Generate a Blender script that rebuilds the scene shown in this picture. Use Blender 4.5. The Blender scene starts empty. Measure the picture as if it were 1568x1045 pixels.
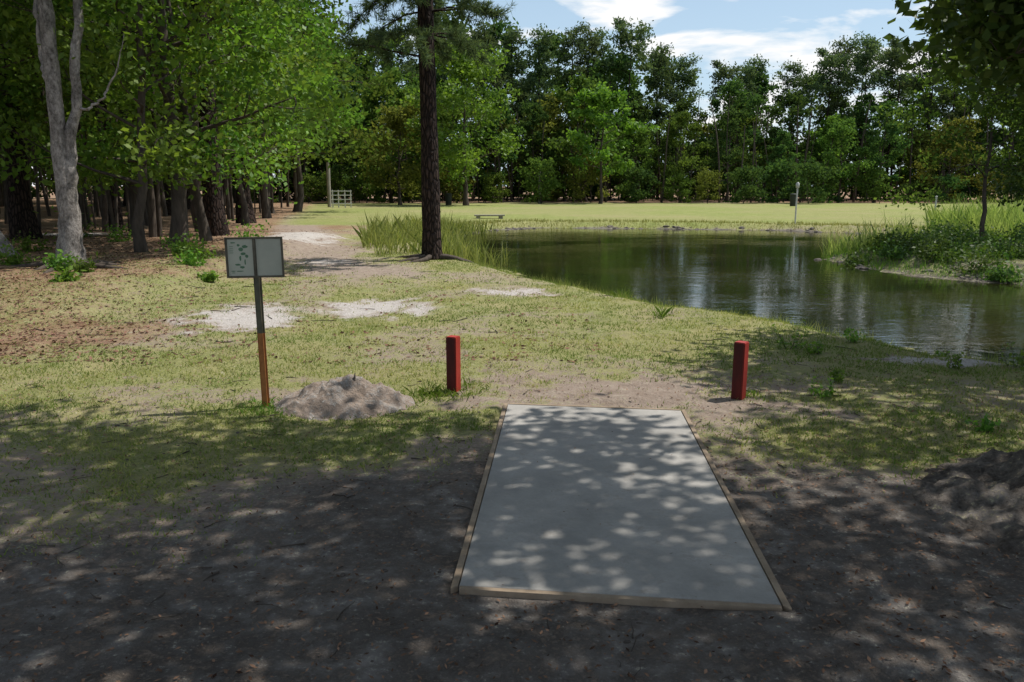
import bpy, math, random
import numpy as np
from mathutils import Vector
random.seed(5)
R = np.random.default_rng(11)
scn = bpy.context.scene
SUN_EL = math.radians(62); SUN_AZ = math.radians(67.5)   # azimuth from +Y towards +X
KX = math.sin(SUN_AZ)/math.tan(SUN_EL); KY = math.cos(SUN_AZ)/math.tan(SUN_EL)

# ------------------------------------------------------------------ numpy noise
def _h(xi, yi, s):
    with np.errstate(over='ignore'):
        h = (xi*374761393 + yi*668265263 + s*144269504) & 0xffffffff
        h = ((h ^ (h >> 13))*1274126177) & 0xffffffff
        h = (h ^ (h >> 16)) & 0xffffff
    return h/float(0xffffff)
def vn(x, y, s=0):
    x = np.asarray(x, float); y = np.asarray(y, float)
    xi = np.floor(x).astype(np.int64); yi = np.floor(y).astype(np.int64)
    fx = x-xi; fy = y-yi; fx = fx*fx*(3-2*fx); fy = fy*fy*(3-2*fy)
    a = _h(xi, yi, s); b = _h(xi+1, yi, s); c = _h(xi, yi+1, s); d = _h(xi+1, yi+1, s)
    return (a*(1-fx)+b*fx)*(1-fy)+(c*(1-fx)+d*fx)*fy
def fbm(x, y, s=0, o=4):
    t = 0; a = .5; n = 0
    for i in range(o):
        t = t+a*vn(x*2**i, y*2**i, s+i*7); n += a; a *= .5
    return t/n
def ss(a, b, x):
    t = np.clip((np.asarray(x, float)-a)/(b-a), 0, 1); return t*t*(3-2*t)

# ------------------------------------------------------------------ materials
def newmat(name):
    m = bpy.data.materials.new(name); m.use_nodes = True
    nt = m.node_tree; nt.nodes.clear()
    out = nt.nodes.new('ShaderNodeOutputMaterial')
    return m, nt, out
def N(nt, typ, **kw):
    n = nt.nodes.new(typ)
    for k, v in kw.items(): setattr(n, k, v)
    return n
def mixc(nt, fac, a, b, mode='MIX'):
    n = nt.nodes.new('ShaderNodeMix'); n.data_type = 'RGBA'; n.blend_type = mode
    for idx, v in ((0, fac), (6, a), (7, b)):
        if isinstance(v, bpy.types.NodeSocket): nt.links.new(v, n.inputs[idx])
        elif idx == 0: n.inputs[0].default_value = v
        else: n.inputs[idx].default_value = (*v, 1)
    return n.outputs[2]
def mth(nt, op, a, b=0.0, c=0.0, clamp=False):
    n = nt.nodes.new('ShaderNodeMath'); n.operation = op; n.use_clamp = clamp
    for i, v in enumerate((a, b, c)):
        if isinstance(v, bpy.types.NodeSocket): nt.links.new(v, n.inputs[i])
        else: n.inputs[i].default_value = v
    return n.outputs[0]
def noise(nt, vec, scale, detail=4, rough=.6, dist=0.):
    n = nt.nodes.new('ShaderNodeTexNoise'); n.inputs['Scale'].default_value = scale
    n.inputs['Detail'].default_value = detail; n.inputs['Roughness'].default_value = rough
    n.inputs['Distortion'].default_value = dist
    if vec is not None: nt.links.new(vec, n.inputs['Vector'])
    return n.outputs['Fac']
def rng_(nt, v, a, b, c=0., d=1.):
    n = nt.nodes.new('ShaderNodeMapRange'); nt.links.new(v, n.inputs[0])
    for i, q in enumerate((a, b, c, d)): n.inputs[i+1].default_value = q
    return n.outputs[0]
def pos(nt, scale=(1, 1, 1)):
    g = nt.nodes.new('ShaderNodeTexCoord'); mp = nt.nodes.new('ShaderNodeMapping')
    mp.inputs['Scale'].default_value = scale
    nt.links.new(g.outputs['Object'], mp.inputs[0]); return mp.outputs[0]
def bsdf(nt, out, col, rough=.9, bump=None, bs=.5, bd=.02, spec=.2):
    b = nt.nodes.new('ShaderNodeBsdfPrincipled')
    if isinstance(col, bpy.types.NodeSocket): nt.links.new(col, b.inputs['Base Color'])
    else: b.inputs['Base Color'].default_value = (*col, 1)
    b.inputs['Roughness'].default_value = rough
    b.inputs['Specular IOR Level'].default_value = spec
    if bump is not None:
        bn = nt.nodes.new('ShaderNodeBump'); bn.inputs['Strength'].default_value = bs; bn.inputs['Distance'].default_value = bd
        nt.links.new(bump, bn.inputs['Height']); nt.links.new(bn.outputs[0], b.inputs['Normal'])
    nt.links.new(b.outputs[0], out.inputs[0]); return b
def simple(name, c1, c2, scale=8, rough=.85, bs=.4, bd=.01, stretch=(1, 1, 1), spec=.2, hard=False):
    m, nt, out = newmat(name); v = pos(nt, stretch)
    n = noise(nt, v, scale, 6, .65); f = rng_(nt, n, .38 if hard else .25, .62 if hard else .75)
    bsdf(nt, out, mixc(nt, f, c1, c2), rough, n, bs, bd, spec); return m
def leafmat(name, c1, c2, tr=.38, spec=.25, rough=.5, gloss=False):
    m, nt, out = newmat(name)
    at = N(nt, 'ShaderNodeAttribute', attribute_name='tint')
    col = mixc(nt, at.outputs['Fac'], c1, c2)
    oi = N(nt, 'ShaderNodeObjectInfo')
    hs = N(nt, 'ShaderNodeHueSaturation')
    nt.links.new(rng_(nt, oi.outputs['Random'], 0, 1, .475, .512), hs.inputs['Hue'])
    nt.links.new(rng_(nt, oi.outputs['Random'], 0, 1, .8, 1.22), hs.inputs['Value'])
    nt.links.new(col, hs.inputs['Color'])
    if gloss: b = bsdf(nt, out, hs.outputs[0], rough, spec=spec)
    else:
        b = N(nt, 'ShaderNodeBsdfDiffuse'); nt.links.new(hs.outputs[0], b.inputs[0])
    t = N(nt, 'ShaderNodeBsdfTranslucent')
    c2n = mixc(nt, 1.0, hs.outputs[0], (1.5, 1.5, .8), 'MULTIPLY'); nt.links.new(c2n, t.inputs[0])
    mx = N(nt, 'ShaderNodeMixShader'); mx.inputs[0].default_value = tr
    nt.links.new(b.outputs[0], mx.inputs[1]); nt.links.new(t.outputs[0], mx.inputs[2])
    nt.links.new(mx.outputs[0], out.inputs[0]); return m
def pinebark():
    m, nt, out = newmat('bark_pine'); v = pos(nt, (1, 1, .3))
    vo = N(nt, 'ShaderNodeTexVoronoi', feature='DISTANCE_TO_EDGE'); vo.inputs['Scale'].default_value = 14; nt.links.new(v, vo.inputs['Vector'])
    n = noise(nt, v, 20, 5, .7); e = rng_(nt, vo.outputs[0], 0, .22); h = mth(nt, 'MULTIPLY_ADD', n, .5, e)
    c = mixc(nt, e, (.012, .009, .008), mixc(nt, n, (.035, .022, .018), (.09, .062, .05))); bsdf(nt, out, c, .9, h, 1., .04, .15); return m
def palebark():
    m, nt, out = newmat('bark_pale'); v = pos(nt, (1, 1, .6)); a = noise(nt, v, 5, 6, .7); b = noise(nt, v, 24, 5, .75)
    c = mixc(nt, rng_(nt, a, .42, .56), (.065, .055, .048), (.32, .285, .26)); c = mixc(nt, rng_(nt, b, .35, .6), mixc(nt, .55, c, (.05, .042, .036)), mixc(nt, .35, c, (.46, .43, .4)))
    bsdf(nt, out, c, .9, b, 1., .03, .15); return m
M_BARK = simple('bark_grey_brown', (.03, .024, .02), (.12, .095, .075), 9, stretch=(1, 1, .25), bs=.8, bd=.03)
M_PINE = pinebark(); M_PALE = palebark()
L_BRIGHT = leafmat('leaf_bright', (.055, .125, .016), (.175, .29, .042), .43, gloss=True)
L_FARB = leafmat('leaf_far_bright', (.06, .12, .022), (.15, .245, .045), .42)
L_MID = leafmat('leaf_mid', (.045, .095, .022), (.125, .2, .045), .42)
L_OLIVE = leafmat('leaf_olive', (.08, .105, .025), (.18, .2, .05), .4)
L_DARK = leafmat('leaf_dark', (.032, .072, .024), (.085, .145, .042), .4)
L_OAK = leafmat('leaf_oak', (.035, .08, .018), (.1, .17, .035), .35, gloss=True)
L_NEEDLE = leafmat('needle', (.045, .08, .04), (.115, .155, .075), .34)
L_REED = leafmat('reed_blade', (.15, .23, .06), (.36, .41, .16), .4)
L_GRASS = leafmat('grass_blade', (.11, .165, .04), (.36, .35, .15), .4)
L_WEED = leafmat('weed_leaf', (.06, .14, .018), (.16, .28, .04), .42, gloss=True)

# ------------------------------------------------------------------ mesh builder
class MB:
    def __init__(s): s.v = []; s.l = []; s.c = []; s.m = []; s.t = []; s.sm = []; s.n = 0
    def add(s, v, f, mat=0, tint=.5, smooth=False):
        v = np.asarray(v, float).reshape(-1, 3); f = np.asarray(f, np.int64)
        s.v.append(v); s.l.append((f+s.n).ravel()); s.n += len(v); k = len(f)
        s.c.append(np.full(k, f.shape[1])); s.m.append(np.full(k, mat))
        s.t.append(np.broadcast_to(np.asarray(tint, float), (k,))); s.sm.append(np.full(k, smooth))
    def mesh(s, name, mats):
        me = bpy.data.meshes.new(name)
        v = np.concatenate(s.v); l = np.concatenate(s.l); c = np.concatenate(s.c)
        me.vertices.add(len(v)); me.vertices.foreach_set('co', v.ravel())
        me.loops.add(len(l)); me.loops.foreach_set('vertex_index', l.astype(np.int32))
        st = np.concatenate([[0], np.cumsum(c)[:-1]]).astype(np.int32)
        me.polygons.add(len(c)); me.polygons.foreach_set('loop_start', st)
        for m in mats: me.materials.append(m)
        me.polygons.foreach_set('material_index', np.concatenate(s.m).astype(np.int32))
        me.polygons.foreach_set('use_smooth', np.concatenate(s.sm))
        me.update(calc_edges=True)
        a = me.attributes.new('tint', 'FLOAT', 'FACE'); a.data.foreach_set('value', np.clip(np.concatenate(s.t), 0, 1).astype(np.float32))
        return me
def place(name, me, loc=(0, 0, 0), sc=1, rz=0, parent=None, rx=0, ry=0):
    o = bpy.data.objects.new(name, me); scn.collection.objects.link(o)
    o.location = loc; o.scale = (sc,)*3 if not hasattr(sc, '__len__') else sc; o.rotation_euler = (rx, ry, rz)
    if parent: o.parent = parent
    return o
def empty(name, loc=(0, 0, 0)):
    o = bpy.data.objects.new(name, None); scn.collection.objects.link(o); o.location = loc; o.empty_display_size = .3; return o
def nrm(a): return a/np.maximum(np.linalg.norm(a, axis=-1, keepdims=True), 1e-9)
def tube(mb, pts, rad, sides=7, mat=0, rough=0., rs=R):
    pts = np.asarray(pts, float); n = len(pts); rad = np.broadcast_to(np.asarray(rad, float), (n,))
    t = nrm(np.gradient(pts, axis=0)); ref = np.array([1., 0, 0]) if abs(t[:, 0]).mean() < .8 else np.array([0, 1., 0])
    u = nrm(np.cross(t, ref)); w = np.cross(t, u)
    a = np.linspace(0, 2*np.pi, sides, endpoint=False)
    r = rad[:, None]*(1+rough*(rs.random((n, sides))-.5))
    v = pts[:, None, :]+r[..., None]*(np.cos(a)[None, :, None]*u[:, None, :]+np.sin(a)[None, :, None]*w[:, None, :])
    i = np.arange(n-1)[:, None]*sides; j = np.arange(sides)[None, :]; j2 = (j+1) % sides
    f = np.stack([i+j, i+j2, i+sides+j2, i+sides+j], -1).reshape(-1, 4)
    mb.add(v, f, mat, smooth=True)
    if sides > 4: mb.add(v[-1], [list(range(sides))], mat)
def leaves(mb, c, size, mat=1, tint=.5, asp=.6, up=.6, rs=R, dirs=None):
    n = len(c); size = np.broadcast_to(np.asarray(size, float), (n,))[:, None]
    nn = nrm(rs.normal(size=(n, 3))+np.array([0, 0, up]))
    if dirs is None: dirs = rs.normal(size=(n, 3))
    u = nrm(dirs-nn*(dirs*nn).sum(1, keepdims=True)); w = np.cross(nn, u)
    k = size*.5
    v = np.stack([c-u*k, c+w*k*asp-u*k*.15, c+u*k, c-w*k*asp-u*k*.15], 1)
    mb.add(v, np.arange(n*4).reshape(n, 4), mat, tint)
def limb(p, d, L, n, rs, up=.05, wig=.16):
    pts = [np.array(p, float)]; d = nrm(np.array(d, float))
    for i in range(n):
        pts.append(pts[-1]+d*L/n); d = nrm(d+rs.normal(size=3)*wig+np.array([0, 0, up]))
    return np.array(pts)
def box(mb, c, s, mat=0, rz=0., tilt=0.):
    c = np.array(c, float); s = np.array(s, float)/2
    v = np.array([[x, y, z] for x in (-1, 1) for y in (-1, 1) for z in (-1, 1)])*s
    if rz: cz, sz = math.cos(rz), math.sin(rz); v = v@np.array([[cz, sz, 0], [-sz, cz, 0], [0, 0, 1]])
    mb.add(v+c, [[0, 1, 3, 2], [4, 6, 7, 5], [0, 4, 5, 1], [2, 3, 7, 6], [0, 2, 6, 4], [1, 5, 7, 3]], mat)

def tree_mesh(name, seed, H, r0, cb, cr, nl, nleaf, leaf, mats, lean=(0, 0), kind='broad', wob=.15, asp=.6, top=.95, sub=4, sides=8, spread=.12):
    rs = np.random.default_rng(seed); mb = MB(); n = 14
    t = np.linspace(0, 1, n); w = np.cumsum(rs.normal(size=(n, 2))*wob*.5, axis=0); w[0] = 0
    tp = np.stack([lean[0]*t*H+w[:, 0], lean[1]*t*H+w[:, 1], t*H*top-.15], 1)
    rad = r0*(1-.88*t)*(1+.5*np.exp(-t*H/.35)); tube(mb, tp, rad, sides, 0, .12, rs)
    tips = []; ga = rs.random()*6
    for i in range(nl):
        q = (i+.5)/nl; th = cb/H+(.97-cb/H)*q**.95; k = min(th*(n-1), n-1.01); k0 = int(k)
        p = tp[k0]*(1-k+k0)+tp[k0+1]*(k-k0); ga += 2.4+rs.normal()*.3
        if kind == 'broad':
            L = cr*(math.sin(math.pi*(.2+.72*q))**.7)*rs.uniform(.7, 1.15); el = math.radians(rs.uniform(-5, 25)+45*q)
        else:
            L = cr*rs.uniform(.45, 1.)*(1-.5*q**2); el = math.radians(rs.uniform(-5, 20)+25*q)
        d = (math.cos(ga)*math.cos(el), math.sin(ga)*math.cos(el), math.sin(el))
        lp = limb(p, d, L, 5, rs, .05 if kind == 'broad' else .1)
        lr = max(r0*(1-.85*th)*.45, .012); tube(mb, lp, np.linspace(lr, lr*.2, 6), 4, 0, 0, rs)
        tips.append(lp[-1])
        for j in range(sub):
            s0 = lp[2+j % 4]; dd = nrm(lp[-1]-lp[0])+rs.normal(size=3)*np.array([.7, .7, .4])
            sp = limb(s0, dd, L*rs.uniform(.22, .42), 3, rs, .03); tube(mb, sp, np.linspace(lr*.4, lr*.08, 4), 3, 0, 0, rs)
            tips += [sp[-1], sp[2]]
    tips = np.array(tips); m = len(tips); sg = cr*spread
    ww = rs.uniform(.25, 1.75, m); ww /= ww.sum(); idx = rs.choice(m, nleaf, p=ww)
    ct = np.clip(rs.normal(.48, .24, m), 0, 1); cs = rs.uniform(.6, 1.25, m)
    g = rs.normal(size=(nleaf, 3))*np.array([1, 1, .6])*sg*cs[idx][:, None]
    c = tips[idx]+g; c[:, 2] = np.maximum(c[:, 2], .15)
    leaves(mb, c, leaf*rs.uniform(.6, 1.25, nleaf), 1, ct[idx]+rs.normal(0, .14, nleaf), asp, .7, rs)
    return mb.mesh(name, mats)

# ------------------------------------------------------------------ terrain
POND = np.array([(-1.76, 23.8), (-.38, 20), (.875, 16.7), (2.36, 13.67), (3.49, 11.9), (4.39, 10.58), (5.12, 9.52), (5.61, 8.83), (6.6, 7.9), (9, 6.5), (14, 5), (24, 4), (30, 8), (24, 13), (16, 14.5), (12, 15.6), (10.4, 16.7), (9.04, 18.5), (8.5, 20.8), (8.4, 22.6), (10, 24.3), (14, 26), (17.5, 28), (17.5, 31), (16.2, 33), (12, 37), (6, 38.6), (1.1, 39.2), (-1, 37), (-1.9, 34), (-2.4, 30), (-2.2, 27)])
def sdf(x, y):
    x = np.asarray(x, float); y = np.asarray(y, float); d = np.full(x.shape, 1e9); ins = np.zeros(x.shape, bool)
    for i in range(len(POND)):
        a = POND[i]; b = POND[(i+1) % len(POND)]; e = b-a
        t = np.clip(((x-a[0])*e[0]+(y-a[1])*e[1])/(e@e), 0, 1)
        d = np.minimum(d, np.hypot(x-a[0]-t*e[0], y-a[1]-t*e[1]))
        c = ((a[1] > y) != (b[1] > y)) & (x < (b[0]-a[0])*(y-a[1])/(b[1]-a[1]+1e-12)+a[0]); ins ^= c
    return np.where(ins, -d, d)
WZ = -.25
PAD = [(-.267, 3.329), (1.157, 3.151), (1.348, 6.245), (-.063, 6.44)]
def padmask(x, y):
    dmax = np.full(np.shape(x), -1e9)
    for i in range(4):
        a = np.array(PAD[i]); b = np.array(PAD[(i+1) % 4]); e = b-a; e = e/np.hypot(*e)
        dmax = np.maximum(dmax, (x-a[0])*e[1]-(y-a[1])*e[0])
    return dmax
def terr(x, y, sd=None):
    x = np.asarray(x, float); y = np.asarray(y, float)
    if sd is None: sd = sdf(x, y)
    sdn = sd+(fbm(x*.8, y*.8, 3)-.5)*.7
    pmd = padmask(x, y); pm = ss(.03, .4, pmd)
    z = (.10*(fbm(x*.45, y*.45, 1)-.5)+.055*(fbm(x*3, y*3, 2, 3)-.5)*ss(90, 20, y))*pm
    z = z+.026*ss(-.01, .03, pmd)*(1-ss(.05, .5, pmd))*ss(.35, .6, fbm(x*2.2, y*2.2, 77))
    z = z-.25*(1-ss(0, 1.0, sdn))-.9*ss(0, -2.5, sdn)
    z = z+.26*ss(-5., -6.4, x+(fbm(x*.5, y*.5, 9)-.5)*2)*ss(9.5, 12.5, y)*(1-ss(22, 40, y))
    z = z+.12*ss(.3, 1.6, sd)*ss(8, 10, x)*ss(14, 16, y)*(1-ss(26, 30, y))
    return z
def yoffv(x): return -14*ss(38, 70, x)
def zones(x, y, sd):
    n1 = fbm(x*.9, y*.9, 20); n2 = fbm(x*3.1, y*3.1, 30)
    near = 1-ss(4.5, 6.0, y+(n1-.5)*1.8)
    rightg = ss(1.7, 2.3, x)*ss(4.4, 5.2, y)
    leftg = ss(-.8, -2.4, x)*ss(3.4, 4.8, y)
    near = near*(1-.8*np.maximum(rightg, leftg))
    ell = lambda cx, cy, rx, ry: 1-ss(.25, 1.3, np.hypot((x-cx)/rx, (y-cy)/ry)+(n2-.5)*1.5)
    sand = np.maximum.reduce([ell(-3.6, 10.9, .85, 1.3), ell(-2, 12., 1., 1.), ell(-.05, 13.4, .65, .7), ell(-2.4, 11.6, 1.5, .6)*.5, ell(-6.4, 25.5, 1.1, 2.8), ell(-14, 26, 2, 1.), ell(5.0, 8.3, 1.1, .4), ell(-4.3, 19.2, .9, .8)*.7])*.85
    dirt = np.maximum.reduce([ell(.8, 6.8, 1.35, .7), ell(-1.7, 6.8, .7, .45)*.6, ell(2.0, 6.3, .8, .5)*.6, ell(-1.2, 8.5, .9, .5)*.3, ell(.4, 9.6, 1.6, .6)*.3, ell(-3.8, 9.2, .9, .5)*.35, ell(-1.2, 16, 1.3, 1.)*.4])
    xc = np.interp(y, [14, 16.5, 20, 25, 33, 48], [-1.8, -3, -4.5, -6.2, -8.5, -12]); path = (1-ss(.4, 1.7, np.abs(x-xc)+(n2-.5)*1.2))*ss(14.5, 17, y)*(1-ss(50, 58, y))
    lx = x+4.9+np.maximum(y-6, 0)*.08+(n1-.5)*3.4
    litter = ss(3.0, -1.6, lx)*ss(3.5, 5.5, y)*(1-.4*near)
    litter = np.maximum(litter, .3*ss(2.4, 4, x)*(1-ss(6.5, 8.5, y)))
    litter = np.maximum(litter, .28*ss(.44, .62, n2)*ss(6, 8, y)*(1-ss(14, 20, y)))
    grass = (1-near)*(1-sand)*(1-.9*dirt)*(1-.6*litter)*(1-.85*path)
    grass = grass*(.55+.45*ss(.34, .58, n1+.4*(n2-.5)))
    wood = ss(0, -3, x+.2*y+1.5)*ss(15, 20, y)
    wood = np.maximum(wood, ss(80, 86, y-yoffv(x)))
    grass = grass*(1-.9*wood); litter = np.maximum(litter, wood)*(1-.7*path)
    bank = (1-ss(.05, .45, sd+(n2-.5)*.4))
    pen = ss(7.5, 8.6, x)*ss(13.5, 15, y)*(1-ss(28, 30, y))
    far = ss(34, 39, y)*(1-wood)
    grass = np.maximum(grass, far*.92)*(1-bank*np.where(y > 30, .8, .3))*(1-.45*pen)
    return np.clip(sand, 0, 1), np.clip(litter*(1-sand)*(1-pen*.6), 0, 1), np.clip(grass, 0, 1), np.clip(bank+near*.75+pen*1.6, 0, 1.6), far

def steps(a, segs, end, r):
    o = [a]
    for s, lim in segs:
        while o[-1] < lim: o.append(o[-1]+s)
    s = segs[-1][0]
    while o[-1] < end: s *= r; o.append(o[-1]+s)
    return np.array(o)
xp = steps(0, [(.06, 5.4), (.2, 20)], 700, 1.12); xs = np.concatenate([-xp[:0:-1], xp])
ys = steps(2.2, [(.055, 11.5), (.12, 25), (.28, 44)], 900, 1.09); yb = -steps(-2.2, [(.25, 3)], 200, 1.25)[:0:-1]; ys = np.concatenate([yb, ys])
GX, GY = np.meshgrid(xs, ys); sd = sdf(GX, GY); GZ = terr(GX, GY, sd)
mb = MB(); nx = len(xs); ny = len(ys)
i = np.arange(ny-1)[:, None]*nx; j = np.arange(nx-1)[None, :]
mb.add(np.stack([GX, GY, GZ], -1), np.stack([i+j, i+j+1, i+j+1+nx, i+j+nx], -1).reshape(-1, 4), 0, smooth=True)

def ground_mat():
    m, nt, out = newmat('ground_soil_grass'); v = pos(nt)
    at = N(nt, 'ShaderNodeAttribute', attribute_name='zones'); sp = N(nt, 'ShaderNodeSeparateColor'); nt.links.new(at.outputs['Color'], sp.inputs[0])
    at2 = N(nt, 'ShaderNodeAttribute', attribute_name='far')
    nf = noise(nt, v, 38, 6, .7); nm = noise(nt, v, 7, 6, .65); nb = noise(nt, v, 1.3, 4, .6); nvf = noise(nt, v, 140, 3, .7)
    def mask(s, k=1.1, lo=.3, hi=.7):
        a = mth(nt, 'MULTIPLY_ADD', mth(nt, 'SUBTRACT', nf, .5), k*1.4, s)
        a = mth(nt, 'MULTIPLY_ADD', mth(nt, 'SUBTRACT', nm, .5), k, a)
        return rng_(nt, a, lo, hi)
    soil = mixc(nt, rng_(nt, nm, .3, .7), (.23, .18, .145), (.44, .365, .31))
    soil = mixc(nt, rng_(nt, nf, .35, .7), soil, (.28, .215, .17))
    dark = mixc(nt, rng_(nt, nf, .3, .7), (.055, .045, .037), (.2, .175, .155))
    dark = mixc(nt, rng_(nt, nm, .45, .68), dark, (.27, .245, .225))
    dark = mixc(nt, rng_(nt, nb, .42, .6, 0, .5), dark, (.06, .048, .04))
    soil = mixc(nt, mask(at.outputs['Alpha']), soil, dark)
    vor = N(nt, 'ShaderNodeTexVoronoi'); vor.inputs['Scale'].default_value = 30; nt.links.new(v, vor.inputs['Vector'])
    lit = mixc(nt, vor.outputs['Color'], (.18, .1, .055), (.44, .275, .17)); lit = mixc(nt, rng_(nt, nvf, .35, .65), (.13, .08, .05), lit)
    lit = mixc(nt, rng_(nt, nb, .4, .65), lit, mixc(nt, .5, lit, (.38, .28, .19)))
    col = mixc(nt, mask(sp.outputs[1]), soil, lit)
    gr = mixc(nt, rng_(nt, nf, .3, .7), (.12, .15, .042), (.34, .335, .14))
    gr = mixc(nt, rng_(nt, nb, .38, .7), gr, mixc(nt, .5, gr, (.4, .32, .18)))
    farg = mixc(nt, rng_(nt, nb, .3, .7), (.22, .265, .07), (.34, .35, .13)); farg = mixc(nt, rng_(nt, noise(nt, v, .12, 4), .4, .65), farg, (.35, .32, .15))
    farg = mixc(nt, rng_(nt, noise(nt, v, 4, 5, .8), .3, .8), mixc(nt, .45, farg, (.1, .13, .035)), farg)
    gr = mixc(nt, at2.outputs['Fac'], gr, farg)
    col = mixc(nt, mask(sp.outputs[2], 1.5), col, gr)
    sandc = mixc(nt, rng_(nt, nf, .3, .7), (.38, .345, .32), (.58, .545, .51))
    col = mixc(nt, mask(sp.outputs[0], 1.5, .25, .8), col, sandc)
    h = mth(nt, 'ADD', mth(nt, 'MULTIPLY', nm, 1.2), mth(nt, 'MULTIPLY', nf, .6)); h = mth(nt, 'MULTIPLY_ADD', nvf, .25, h)
    bsdf(nt, out, col, .95, h, .9, .04, .1); return m
M_GROUND = ground_mat()
me = mb.mesh('ground', [M_GROUND])
def setzones(me, x, y, sd, over=None):
    s, l, g, d, f = zones(x, y, sd) if over is None else over
    a = me.attributes.new('zones', 'FLOAT_COLOR', 'POINT'); a.data.foreach_set('color', np.stack([s, l, g, d], -1).astype(np.float32).ravel())
    a = me.attributes.new('far', 'FLOAT', 'POINT'); a.data.foreach_set('value', f.astype(np.float32).ravel())
setzones(me, GX, GY, sd); place('ground', me)
def tz(x, y): return float(terr(np.array([x]), np.array([y]))[0])

# ------------------------------------------------------------------ water
def water_mat():
    m, nt, out = newmat('pond_water'); v = pos(nt, (1, 1.5, 1))
    a = noise(nt, v, 8, 3, .55, .6); b = noise(nt, v, 2.2, 2, .5, .4); c = noise(nt, v, .2, 3, .6)
    h = mth(nt, 'ADD', mth(nt, 'MULTIPLY', a, .4), b)
    h = mth(nt, 'MULTIPLY', h, rng_(nt, c, .38, .62, .3, 1.2))
    col = mixc(nt, rng_(nt, c, .35, .65), (.014, .018, .006), (.026, .024, .009))
    bb = bsdf(nt, out, col, .03, h, .3, .022, .5); bb.inputs['IOR'].default_value = 1.33; return m
mb = MB(); mb.add([(-6, 3, WZ), (34, 3, WZ), (34, 42, WZ), (-6, 42, WZ)], [[0, 1, 2, 3]]); place('pond_water', mb.mesh('pond_water', [water_mat()]))

# ------------------------------------------------------------------ tee pad
def conc():
    m, nt, out = newmat('concrete'); v = pos(nt); a = noise(nt, v, 2.2, 6, .65); b = noise(nt, v, 60, 4, .7); c = noise(nt, v, 9, 5, .7)
    col = mixc(nt, rng_(nt, a, .35, .65), (.27, .262, .245), (.43, .41, .38)); col = mixc(nt, rng_(nt, b, .25, .8), mixc(nt, .35, col, (.2, .185, .17)), col)
    col = mixc(nt, rng_(nt, c, .55, .74, 0, .6), col, (.21, .18, .15)); bsdf(nt, out, col, .85, b, .25, .004, .3); return m
M_CONC = conc()
M_WOOD = simple('weathered_wood', (.17, .125, .085), (.37, .29, .21), 7, stretch=(1, 1, 1), bs=.5, bd=.006)
pad = empty('tee_pad', (.55, 4.8, 0))
P = [np.array(p)-np.array([.55, 4.8]) for p in PAD]
def slab(quad, z0, z1, mats, name, nsub=1, bev=.006):
    mb = MB(); q = [np.array(p) for p in quad]; c = sum(q)/4
    top = [(*(c+(p-c)*(1-bev/np.linalg.norm(p-c)*1.4)), z1) for p in q]; mid = [(*p, z1-bev) for p in q]; bot = [(*p, z0) for p in q]
    f = [[8, 9, 10, 11]]+[[k, (k+1) % 4, 4+(k+1) % 4, 4+k] for k in range(4)]+[[4+k, 4+(k+1) % 4, 8+(k+1) % 4, 8+k] for k in range(4)]
    mb.add(bot+mid+top, f); place(name, mb.mesh(name, mats), parent=pad)
def inset(q, d):
    out = []
    for k in range(4):
        a = q[k]; p = q[(k+1) % 4]-a; r = q[(k-1) % 4]-a; out.append(a+d*(p/np.linalg.norm(p)+r/np.linalg.norm(r)))
    return out
I = inset(P, .032); slab(I, -.1, .026, [M_CONC], 'concrete_slab')
for k, nme in enumerate(('front_board', 'right_board', 'back_board', 'left_board')):
    k2 = (k+1) % 4
    if k in (1, 3): slab([P[k], P[k2], I[k2]+(P[k2]-I[k2])*.1, I[k]+(P[k]-I[k])*.1], -.1, .030, [M_WOOD], nme, bev=.004)
    else:
        e = (P[k2]-P[k]); e = e/np.linalg.norm(e)*.038; slab([P[k]+e, P[k2]-e, I[k2]+(P[k2]-I[k2])*.1-e*.15, I[k]+(P[k]-I[k])*.1+e*.15], -.1, .028, [M_WOOD], nme, bev=.004)

# ------------------------------------------------------------------ mounds
def mound(name, cx, cy, rx, ry, h, seed, over):
    mb = MB(); n = 70; m = 150; rr = np.linspace(0, 1.15, n)[:, None]; aa = np.linspace(0, 2*np.pi, m, endpoint=False)[None, :]
    x = cx+rx*rr*np.cos(aa); y = cy+ry*rr*np.sin(aa)
    f = np.clip(1-rr**1.15+(fbm(x*4, y*4, seed)-.5)*.9*ss(1.15, .5, rr), -.3, 1.2)
    z = terr(x, y)+h*f*(1-ss(.8, 1.15, rr)*.4)+(fbm(x*16, y*16, seed+5, 4)-.5)*.08*h/.28 + (fbm(x*50, y*50, seed+8, 2)-.5)*.022
    z = np.where(rr > 1.02, terr(x, y)-.05, z)
    i = np.arange(n-1)[:, None]*m; j = np.arange(m)[None, :]; j2 = (j+1) % m
    mb.add(np.stack([x, y, z], -1), np.stack([i+j, i+m+j, i+m+j2, i+j2], -1).reshape(-1, 4), 0, smooth=True)
    me = mb.mesh(name, [M_GROUND]); z0 = np.zeros(x.shape); setzones(me, x, y, 0, (z0+over[0], z0+over[1], z0+over[2], z0+over[3], z0)); return place(name, me)
mound('dirt_mound', -1.36, 6.5, .56, .42, .245, 60, (.25, 0, 0, .35))
mound('dirt_mound', 3.55, 4.2, 1.3, 1.0, .28, 77, (0, .2, .1, 1.5))
M_ROCK = simple('rock', (.07, .06, .052), (.2, .175, .15), 9, bs=.7, bd=.02)
M_CLOD = simple('clod', (.05, .04, .033), (.15, .125, .105), 20, bs=1, bd=.02)
import bmesh
bm = bmesh.new(); bmesh.ops.create_icosphere(bm, subdivisions=2, radius=1); ICV = np.array([v.co[:] for v in bm.verts]); ICF = np.array([[v.index for v in f.verts] for f in bm.faces]); bm.free()
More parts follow.
